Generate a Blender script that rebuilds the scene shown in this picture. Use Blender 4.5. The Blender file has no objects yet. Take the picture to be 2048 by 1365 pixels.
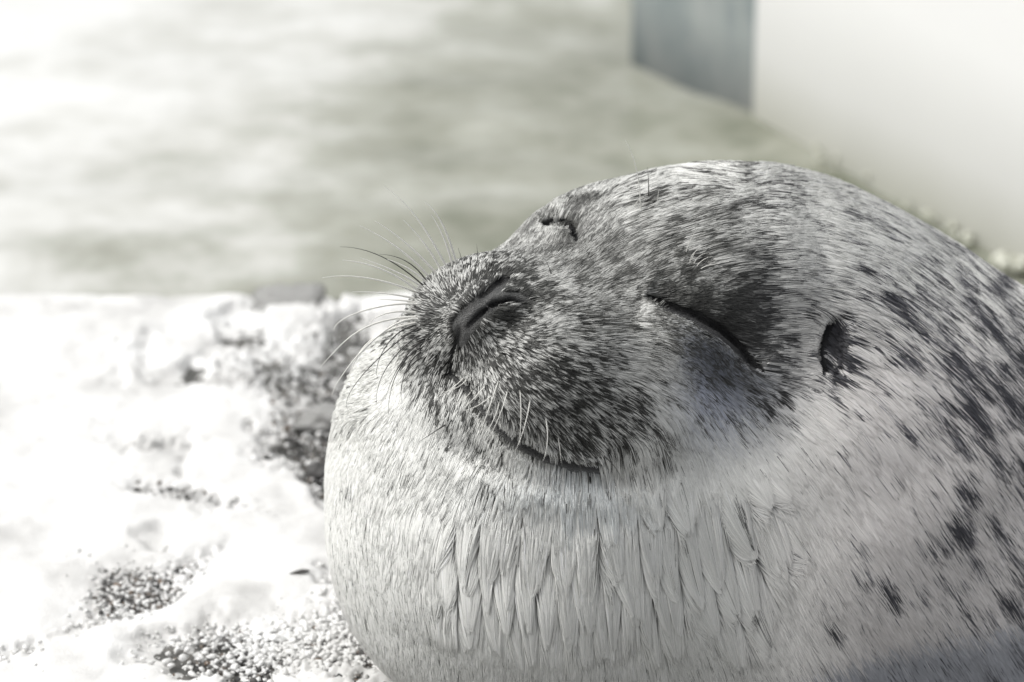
import bpy, bmesh, math, random
import numpy as np
import time
T0 = time.time()
def tick(w):
    print('TIME', w, round(time.time() - T0, 1))
from mathutils import Vector, Matrix

rng = np.random.default_rng(7)
random.seed(7)
sc = bpy.context.scene
col = sc.collection

# ------------------------------------------------------------------ camera
PX = 0.0002                      # one unit of the modelling frame = 0.2 mm
DIST = 1.6                       # camera to head (m)
PITCH = math.radians(25)
HEIGHT = 0.1445                  # height of the aimed point above the ledge
cam_data = bpy.data.cameras.new("camera")
cam = bpy.data.objects.new("camera", cam_data)
col.objects.link(cam)
sc.camera = cam
AIM = np.array([0.0, 0.0, HEIGHT])
RIGHT = np.array([1.0, 0.0, 0.0])
UPV = np.array([0.0, math.sin(PITCH), math.cos(PITCH)])
BACK = np.array([0.0, -math.cos(PITCH), math.sin(PITCH)])
cam.location = AIM + BACK * DIST
cam.rotation_euler = (math.pi / 2 - PITCH, 0, 0)
cam_data.sensor_width = 36
cam_data.lens = 36 * DIST / (2048 * PX)
cam_data.clip_start = 0.05
cam_data.clip_end = 500
cam_data.dof.use_dof = True
cam_data.dof.focus_distance = DIST - 0.030
cam_data.dof.aperture_fstop = 8.5

# ------------------------------------------------------------------ sky, sun, exposure
SUN_EL, SUN_AZ = math.radians(52), math.radians(-84)     # azimuth from +Y (away from the camera), minus = left
world = bpy.data.worlds.new("World")
sc.world = world
world.use_nodes = True
nt = world.node_tree
sky = nt.nodes.new("ShaderNodeTexSky")
sky.sky_type = 'NISHITA'
sky.sun_disc = False
sky.sun_elevation = SUN_EL
sky.sun_rotation = SUN_AZ
sky.air_density = 1.0
sky.dust_density = 4.0
sky.ozone_density = 1.0
hs = nt.nodes.new("ShaderNodeHueSaturation")
hs.inputs["Saturation"].default_value = 0.12
nt.links.new(sky.outputs[0], hs.inputs["Color"])
nt.links.new(hs.outputs[0], nt.nodes["Background"].inputs[0])
nt.nodes["Background"].inputs[1].default_value = 0.15
sun_data = bpy.data.lights.new("sun", 'SUN')
sun_data.energy = 1.35
sun_data.angle = math.radians(28)
sun_data.color = (1.0, 0.985, 0.945)
sun = bpy.data.objects.new("sun", sun_data)
col.objects.link(sun)
sdir = Vector((math.sin(SUN_AZ) * math.cos(SUN_EL), math.cos(SUN_AZ) * math.cos(SUN_EL), math.sin(SUN_EL)))
sun.rotation_euler = (-sdir).to_track_quat('-Z', 'Y').to_euler()
sc.view_settings.view_transform = 'Standard'
sc.view_settings.look = 'None'
sc.view_settings.exposure = 0.22
sc.view_settings.gamma = 1
sc.cycles.use_denoising = True
sc.cycles.max_bounces = 8
sc.cycles.diffuse_bounces = 4

# ------------------------------------------------------------------ frame helpers
def c2w(p):
    """modelling frame (x right, y up, z towards the viewer, 0.2 mm units) -> world metres"""
    p = np.asarray(p, float)
    return AIM + (p[..., 0:1] * RIGHT + p[..., 1:2] * UPV + p[..., 2:3] * BACK) * PX

def w2c(p):
    q = (np.asarray(p, float) - AIM) / PX
    return np.stack([q @ RIGHT, q @ UPV, q @ BACK], -1)

CD = DIST / PX
def pxc(x, y, z=0.0):
    """photo position -> modelling frame"""
    return np.array([x - 1024.0, 682.5 - y, z])

def proj(p):
    k = CD / (CD - p[..., 2])
    return np.stack([1024 + p[..., 0] * k, 682.5 - p[..., 1] * k], -1)

def ground_hit(x, y, z0):
    """point of the level plane z=z0 seen at a photo position"""
    d = c2w(pxc(x, y)) - np.array(cam.location)
    o = np.array(cam.location)
    t = (z0 - o[2]) / d[2]
    return o + d * t

def smoothstep(a, b, x):
    t = np.clip((x - a) / (b - a), 0, 1)
    return t * t * (3 - 2 * t)

# ------------------------------------------------------------------ the seal's form (signed distance field)
HF = np.array([-0.790, -0.177, 0.587]); HF /= np.linalg.norm(HF)
HR = np.array([0.600, -0.422, 0.680]); HR -= HF * (HF @ HR); HR /= np.linalg.norm(HR)
HU = np.cross(HF, HR); HU *= np.sign(HU[1])
HM = pxc(1265, 545, 0)
HAX = np.stack([HF, HR, HU])          # rows
def H(f, r, u):
    return HM + f * HF + r * HR + u * HU

def ell(p, c, r, ax=None):
    q = p - c
    if ax is not None:
        q = q @ ax.T
    r = np.asarray(r, float)
    a = q / r
    k0 = np.sqrt((a * a).sum(-1)) + 1e-9
    b = a / r
    k1 = np.sqrt((b * b).sum(-1)) + 1e-12
    return k0 * (k0 - 1) / k1

def smin(a, b, k):
    h = np.clip(0.5 + 0.5 * (b - a) / k, 0, 1)
    return b + (a - b) * h - k * h * (1 - h)

def smax(a, b, k):
    return -smin(-a, -b, k)

def poly(p, pts, rad):
    """distance to a polyline of capsules with a radius at each point"""
    d = None
    pts = np.asarray(pts, float)
    for i in range(len(pts) - 1):
        a, b = pts[i], pts[i + 1]
        ab = b - a
        t = np.clip(((p - a) @ ab) / (ab @ ab), 0, 1)
        dd = np.sqrt(((p - a - t[..., None] * ab) ** 2).sum(-1)) - (rad[i] + (rad[i + 1] - rad[i]) * t)
        d = dd if d is None else np.minimum(d, dd)
    return d

GROUND_UP = np.array([UPV[2], 0, 0])
WUP = np.array([0.0, math.cos(PITCH), math.sin(PITCH)])     # world up in the modelling frame
FLOOR = -HEIGHT / PX

def base_sdf(p):
    d = ell(p, pxc(1590, 1075, -450), (700, 700, 600))
    d = smin(d, ell(p, pxc(2350, 1350, -700), (1150, 720, 640)), 220)
    d = smin(d, ell(p, pxc(3600, 1300, -1400), (1500, 430, 480)), 300)
    d = smin(d, ell(p, pxc(1135, 1015, -190), (495, 515, 430)), 130)
    # head
    h = ell(p, H(-185, 0, -92), (350, 312, 252), HAX)
    h = smin(h, ell(p, H(-430, 25, -200), (335, 366, 306), HAX), 120)
    h = smin(h, ell(p, H(-50, -195, 5), (120, 85, 72), HAX), 50)
    for s in (-1, 1):
        h = smin(h, ell(p, H(40, s * 175, -190), (230, 150, 175), HAX), 110)
    h = smin(h, ell(p, H(190, 0, -75), (220, 150, 110), HAX), 90)
    h = smin(h, ell(p, H(335, -10, -225), (110, 100, 60), HAX), 45)
    d = smin(d, h, 75)
    for s in (-1, 1):
        d = smin(d, ell(p, H(255, s * 130, -140), (170, 130, 150), HAX), 60)
    d = smin(d, ell(p, H(150, 185, -225), (140, 100, 112), HAX), 60)
    d = smin(d, ell(p, H(350, 0, -35), (80, 70, 55), HAX), 40)
    for s in (-1, 1):
        d = smin(d, ell(p, H(15, s * 200, -50), (95, 90 if s > 0 else 80, 85), HAX), 45)
    d = d + 4.5 * np.sin(p[:, 0] / 71 + 1.3 * np.sin(p[:, 1] / 97)) * np.sin(p[:, 1] / 83 + 1.1 * np.sin(p[:, 2] / 90)) * np.clip((450 - p[:, 1] * 1.0) / 500, 0, 1.2)
    # flattened where it rests
    d = smax(d, -(p @ WUP - FLOOR) , 60)
    return d

def normal_of(f, p, e=1.5):
    g = np.stack([f(p + np.eye(3)[i] * e) - f(p - np.eye(3)[i] * e) for i in range(3)], -1)
    return g / (np.linalg.norm(g, axis=-1, keepdims=True) + 1e-9)

def cast(f, x, y, z0=900):
    """where the sight line through photo positions meets the form"""
    x = np.atleast_1d(np.asarray(x, float)); y = np.atleast_1d(np.asarray(y, float))
    tgt = np.stack([x - 1024, 682.5 - y, np.zeros_like(x)], -1)
    o = np.array([0, 0, CD])
    v = tgt - o
    L = np.linalg.norm(v, axis=-1, keepdims=True)
    v = v / L
    t = (CD - z0) * np.ones(len(x))
    for _ in range(120):
        t = t + np.minimum(f(o + v * t[:, None]), 60) * 0.8
    return o + v * t[:, None]

FEATURES = []
def full_sdf(p):
    d = base_sdf(p)
    for fn in FEATURES:
        d = fn(p, d)
    return d

def surf(pts, off=0.0, f=None):
    pts = np.asarray(pts, float)
    f = f or full_sdf
    q = cast(f, pts[:, 0], pts[:, 1])
    return q + normal_of(f, q) * (off if np.isscalar(off) else np.asarray(off)[:, None])

def near(p, pts, pad):
    lo, hi = pts.min(0) - pad, pts.max(0) + pad
    return np.all((p > lo) & (p < hi), -1)

def carve(pts, rad, off, k):
    q = surf(pts, off)
    rad = np.asarray(rad, float) * np.ones(len(pts))
    def fn(p, d):
        m = near(p, q, rad.max() + 2 * k + 10)
        if m.any():
            d = d.copy()
            d[m] = smax(d[m], -poly(p[m], q, rad), k)
        return d
    FEATURES.append(fn)

def swell(pts, rad, off, k):
    q = surf(pts, off)
    rad = np.asarray(rad, float) * np.ones(len(pts))
    def fn(p, d):
        m = near(p, q, rad.max() + 2 * k + 10)
        if m.any():
            d = d.copy()
            d[m] = smin(d[m], poly(p[m], q, rad), k)
        return d
    FEATURES.append(fn)

def curve2d(q, pts):
    """signed distance of photo positions to a traced curve (plus = below it) and the position along it"""
    pts = np.asarray(pts, float)
    seg = np.linalg.norm(np.diff(pts, axis=0), axis=1)
    cum = np.concatenate([[0], np.cumsum(seg)]) / seg.sum()
    best = np.full(len(q), 1e9); sg = np.zeros(len(q)); tt = np.zeros(len(q))
    for i in range(len(pts) - 1):
        a, ab = pts[i], pts[i + 1] - pts[i]
        t = np.clip(((q - a) @ ab) / (ab @ ab), 0, 1)
        e = q - a - t[:, None] * ab
        dd = np.linalg.norm(e, axis=1)
        cr = ab[0] * (q[:, 1] - a[1]) - ab[1] * (q[:, 0] - a[0])
        m = dd < best
        best[m] = dd[m]; sg[m] = np.sign(cr[m]); tt[m] = cum[i] + t[m] * (cum[i + 1] - cum[i])
    return best * sg, tt

def relief(box, fn, zmin=-400):
    def ff(p, d):
        q = proj(p)
        m = (q[:, 0] > box[0]) & (q[:, 1] > box[1]) & (q[:, 0] < box[2]) & (q[:, 1] < box[3]) & (p[:, 2] > zmin)
        if m.any():
            d = d.copy()
            d[m] = d[m] - fn(q[m])
        return d
    FEATURES.append(ff)

# --- eyes (closed), near then far
EYE_N = [(1292, 592), (1335, 613), (1390, 634), (1440, 663), (1480, 697), (1500, 725), (1522, 742)]
EYE_F = [(1085, 452), (1105, 446), (1128, 447), (1145, 460), (1153, 483)]
def lid(pts, deep, wide, bulge, bw, edge):
    def fn(q):
        n, t = curve2d(q, pts)
        w = np.sqrt(np.clip(np.sin(np.pi * np.clip(t, 0.0, 1.0)), 0, 1)) * np.clip(1 - np.abs(n) / (bw * 3.2), 0, 1)
        up = -deep * np.exp(-np.clip(-n, 0, 1e9) / wide)
        dn = -deep * (1 - smoothstep(0, edge, n)) + bulge * np.exp(-((n - bw) / bw) ** 2) * smoothstep(0, edge, n)
        return w * np.where(n < 0, up, dn)
    return fn
relief((1200, 500, 1640, 860), lid(EYE_N, 46, 52, 22, 50, 10))
relief((1040, 400, 1200, 540), lid(EYE_F, 26, 26, 15, 24, 8))
# --- ear opening
EAR = [(1660, 645), (1646, 675), (1640, 705), (1647, 738)]
EARBOWL = [(1674, 652), (1667, 690), (1668, 730)]
carve(EARBOWL, [18, 24, 18], [1, 2, 1], 20)
carve(EAR, [6, 10, 11, 8], [-3, -6, -7, -3], 12)
# --- brow pits
carve([(1392, 512), (1410, 525)], [9, 9], [0, 0], 14)
carve([(1275, 402), (1305, 408)], [10, 10], [2, 2], 14)
# --- nose: septum ridge, two nostrils, the groove down to the lip
RIDGE = [(912, 652), (945, 622), (980, 598), (1015, 589), (1042, 591)]
NOSTRIL_N = [(934, 655), (958, 630), (988, 608), (1022, 601), (1056, 608)]
NOSTRIL_F = [(962, 596), (980, 576), (1004, 558), (1022, 556)]
swell([(925, 645), (960, 612), (1000, 588)], [20, 26, 20], [-12, -10, -12], 26)
swell([(955, 655), (990, 632), (1030, 620)], [16, 18, 14], [-8, -6, -8], 18)
swell([(912, 628), (940, 600), (965, 575)], [12, 14, 12], [-4, -2, -4], 14)
carve(NOSTRIL_F, [4, 9, 10, 6], [0, -1, -1, 0], 9)
swell(RIDGE, [5, 7, 7, 6, 4], [-4, -3, -2, -3, -4], 10)
carve(NOSTRIL_N, [4, 6, 7, 7, 5], [-2, -4, -6, -6, -3], 5)
carve([(918, 655), (912, 675), (908, 700), (903, 735)], [6, 8, 7, 6], [2, 0, 0, 0], 9)
for dx_ in (-14, 12, 26):
    carve([(912 + dx_, 690), (908 + dx_ * 1.1, 715), (903 + dx_ * 1.2, 742 + abs(dx_) * .3)], [3, 4, 3], [1, 0, 1], 7)
# --- mouth
MOUTH = [(893, 744), (908, 747), (930, 768), (955, 800), (990, 848), (1040, 890), (1095, 917), (1150, 930), (1195, 934)]
swell([(935, 765), (962, 805), (1000, 850), (1048, 888), (1100, 912), (1160, 922)], [10, 12, 14, 15, 15, 10], [-2, 0, 2, 2, 2, 0], 14)
carve(MOUTH, [5, 8, 9, 9, 10, 11, 11, 10, 4], [0, -3, -4, -4, -4, -5, -5, -4, 0], 10)

# --- soft folds of blubber under the jaw and round the throat
def fold(pts, deep, wide):
    def fn(q):
        n_, t_ = curve2d(q, pts)
        return -deep * np.sin(np.pi * np.clip(t_, 0, 1)) * np.exp(-(n_ / wide) ** 2) + .5 * deep * np.sin(np.pi * np.clip(t_, 0, 1)) * np.exp(-((n_ - 2 * wide) / wide) ** 2)
    return fn
relief((780, 760, 1500, 1120), fold([(850, 830), (920, 900), (1020, 950), (1150, 972), (1290, 955), (1380, 905)], 11, 22))
relief((700, 990, 1650, 1290), fold([(780, 1060), (900, 1115), (1050, 1150), (1220, 1158), (1400, 1130), (1520, 1080)], 4, 46))
relief((1500, 330, 1760, 900), fold([(1600, 345), (1640, 470), (1660, 580), (1655, 640)], 6, 30))

# ------------------------------------------------------------------ turn the field into one mesh (surface nets)
def axis_range(a, b, step, lo=None, hi=None, grow=1.12):
    xs = list(np.arange(a, b, step))
    if hi is not None:
        s = step
        while xs[-1] < hi:
            s = min(s * grow, 60); xs.append(xs[-1] + s)
    if lo is not None:
        s = step; pre = []
        x = xs[0]
        while x > lo:
            s = min(s * grow, 60); x -= s; pre.append(x)
        xs = pre[::-1] + xs
    return np.array(xs)

def axis_pieces(cuts, steps):
    out = []
    for (a, b), st in zip(zip(cuts[:-1], cuts[1:]), steps):
        out.append(np.linspace(a, b, max(2, int(round((b - a) / st))), endpoint=False))
    return np.concatenate(out + [[cuts[-1]]])
gx = axis_pieces([-440, -210, 690, 1100, 1500, 4300], [12, 6, 12, 22, 50])
gy = axis_pieces([-1150, -800, -270, 290, 420], [40, 12, 6, 12])
gz = axis_pieces([-2000, -900, -350, -120, 440], [50, 25, 10, 6])
nx, ny, nz = len(gx), len(gy), len(gz)

def grid_values():
    C = 4
    cx, cy, cz = gx[::C], gy[::C], gz[::C]
    X, Y, Z = np.meshgrid(cx, cy, cz, indexing='ij')
    dc = base_sdf(np.stack([X, Y, Z], -1).reshape(-1, 3)).reshape(X.shape)
    ix = np.minimum(np.arange(nx) // C, len(cx) - 1)
    iy = np.minimum(np.arange(ny) // C, len(cy) - 1)
    iz = np.minimum(np.arange(nz) // C, len(cz) - 1)
    near_val = dc[np.ix_(ix, iy, iz)].astype(np.float32)
    span = lambda g: np.gradient(g)
    cell = np.maximum(np.maximum(span(gx)[:, None, None], span(gy)[None, :, None]), span(gz)[None, None, :])
    band = np.abs(near_val) < cell * C * 1.9 + 30
    I = np.argwhere(band)
    P = np.stack([gx[I[:, 0]], gy[I[:, 1]], gz[I[:, 2]]], -1)
    vals = np.concatenate([full_sdf(P[i:i + 400000]) for i in range(0, len(P), 400000)])
    out = near_val
    out[band] = vals
    return out

def surface_nets(S):
    ins = S < 0
    c = np.zeros((nx - 1, ny - 1, nz - 1), np.uint8)
    offs = [(i, j, k) for i in (0, 1) for j in (0, 1) for k in (0, 1)]
    for (i, j, k) in offs:
        c += ins[i:nx - 1 + i, j:ny - 1 + j, k:nz - 1 + k]
    act = np.argwhere((c > 0) & (c < 8))
    idx = -np.ones(c.shape, np.int64)
    idx[tuple(act.T)] = np.arange(len(act))
    acc = np.zeros((len(act), 3)); cnt = np.zeros(len(act))
    def corner(o):
        a = act + np.array(o)
        return np.stack([gx[a[:, 0]], gy[a[:, 1]], gz[a[:, 2]]], -1), S[tuple(a.T)]
    for o in offs:
        for ax in range(3):
            if o[ax] == 0:
                o2 = list(o); o2[ax] = 1
                p0, v0 = corner(o); p1, v1 = corner(o2)
                m = (v0 < 0) != (v1 < 0)
                t = v0[m] / (v0[m] - v1[m])
                acc[m] += p0[m] + (p1[m] - p0[m]) * t[:, None]
                cnt[m] += 1
    V = acc / cnt[:, None]
    quads = []
    for ax in range(3):
        sl0 = [slice(1, -1)] * 3; sl1 = [slice(1, -1)] * 3
        sl0[ax] = slice(0, -1); sl1[ax] = slice(1, None)
        a, b = ins[tuple(sl0)], ins[tuple(sl1)]
        e = np.argwhere(a != b)
        flip = a[tuple(e.T)]
        base = e + np.array([0 if i == ax else 1 for i in range(3)])
        u, w = (ax + 1) % 3, (ax + 2) % 3
        def cell(du, dw):
            q = base.copy(); q[:, u] -= du; q[:, w] -= dw
            return idx[tuple(q.T)]
        q = np.stack([cell(1, 1), cell(0, 1), cell(0, 0), cell(1, 0)], -1)
        q[~flip] = q[~flip][:, ::-1]
        quads.append(q)
    return V, np.concatenate(quads)

tick('features')
S = grid_values()
tick('grid')
SV, SQ = surface_nets(S)
SQ = SQ[(SQ >= 0).all(1)]
for _ in range(1):
    d = full_sdf(SV)
    SV = SV - normal_of(full_sdf, SV) * np.clip(d, -6, 6)[:, None]
SN = normal_of(full_sdf, SV)
tick("seal mesh %d" % len(SV))

_dgx, _dgy, _dgz = np.diff(gx), np.diff(gy), np.diff(gz)
def field(p):
    """the form's distance field read back from the grid"""
    i = np.clip(np.searchsorted(gx, p[:, 0]) - 1, 0, nx - 2)
    j = np.clip(np.searchsorted(gy, p[:, 1]) - 1, 0, ny - 2)
    k = np.clip(np.searchsorted(gz, p[:, 2]) - 1, 0, nz - 2)
    a = np.clip((p[:, 0] - gx[i]) / _dgx[i], 0, 1); b = np.clip((p[:, 1] - gy[j]) / _dgy[j], 0, 1); c = np.clip((p[:, 2] - gz[k]) / _dgz[k], 0, 1)
    def e(di, dj):
        return S[i + di, j + dj, k] * (1 - c) + S[i + di, j + dj, k + 1] * c
    return (e(0, 0) * (1 - b) + e(0, 1) * b) * (1 - a) + (e(1, 0) * (1 - b) + e(1, 1) * b) * a


def new_mesh(name, V, F, smooth=True):
    me = bpy.data.meshes.new(name)
    V = np.asarray(V, np.float32); F = np.asarray(F, np.int32)
    me.vertices.add(len(V)); me.vertices.foreach_set("co", V.ravel())
    n = F.shape[1]
    me.loops.add(F.size); me.loops.foreach_set("vertex_index", F.ravel())
    me.polygons.add(len(F)); me.polygons.foreach_set("loop_start", np.arange(0, F.size, n, dtype=np.int32))
    me.update(calc_edges=True)
    me.validate()
    if smooth:
        me.polygons.foreach_set("use_smooth", np.ones(len(me.polygons), bool))
    return me

SEAL_LOC = c2w(pxc(1500, 1480, -300)); SEAL_LOC[2] = 0
seal_mesh = new_mesh("seal", c2w(SV) - SEAL_LOC, SQ)
seal = bpy.data.objects.new("seal", seal_mesh)
seal.location = SEAL_LOC
col.objects.link(seal)
# ------------------------------------------------------------------ material helpers
def material(name):
    m = bpy.data.materials.new(name); m.use_nodes = True
    return m, m.node_tree, m.node_tree.nodes["Principled BSDF"]

def node(t, kind, **kw):
    n = t.nodes.new(kind)
    for k, v in kw.items():
        if k in n.inputs:
            n.inputs[k].default_value = v
        else:
            setattr(n, k, v)
    return n

def ramp(t, src, stops):
    r = t.nodes.new("ShaderNodeValToRGB")
    el = r.color_ramp.elements
    while len(el) < len(stops):
        el.new(0.5)
    for e, (p, c) in zip(el, stops):
        e.position = p
        e.color = (c, c, c, 1) if np.isscalar(c) else (*c, 1)
    t.links.new(src, r.inputs[0])
    return r

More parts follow.
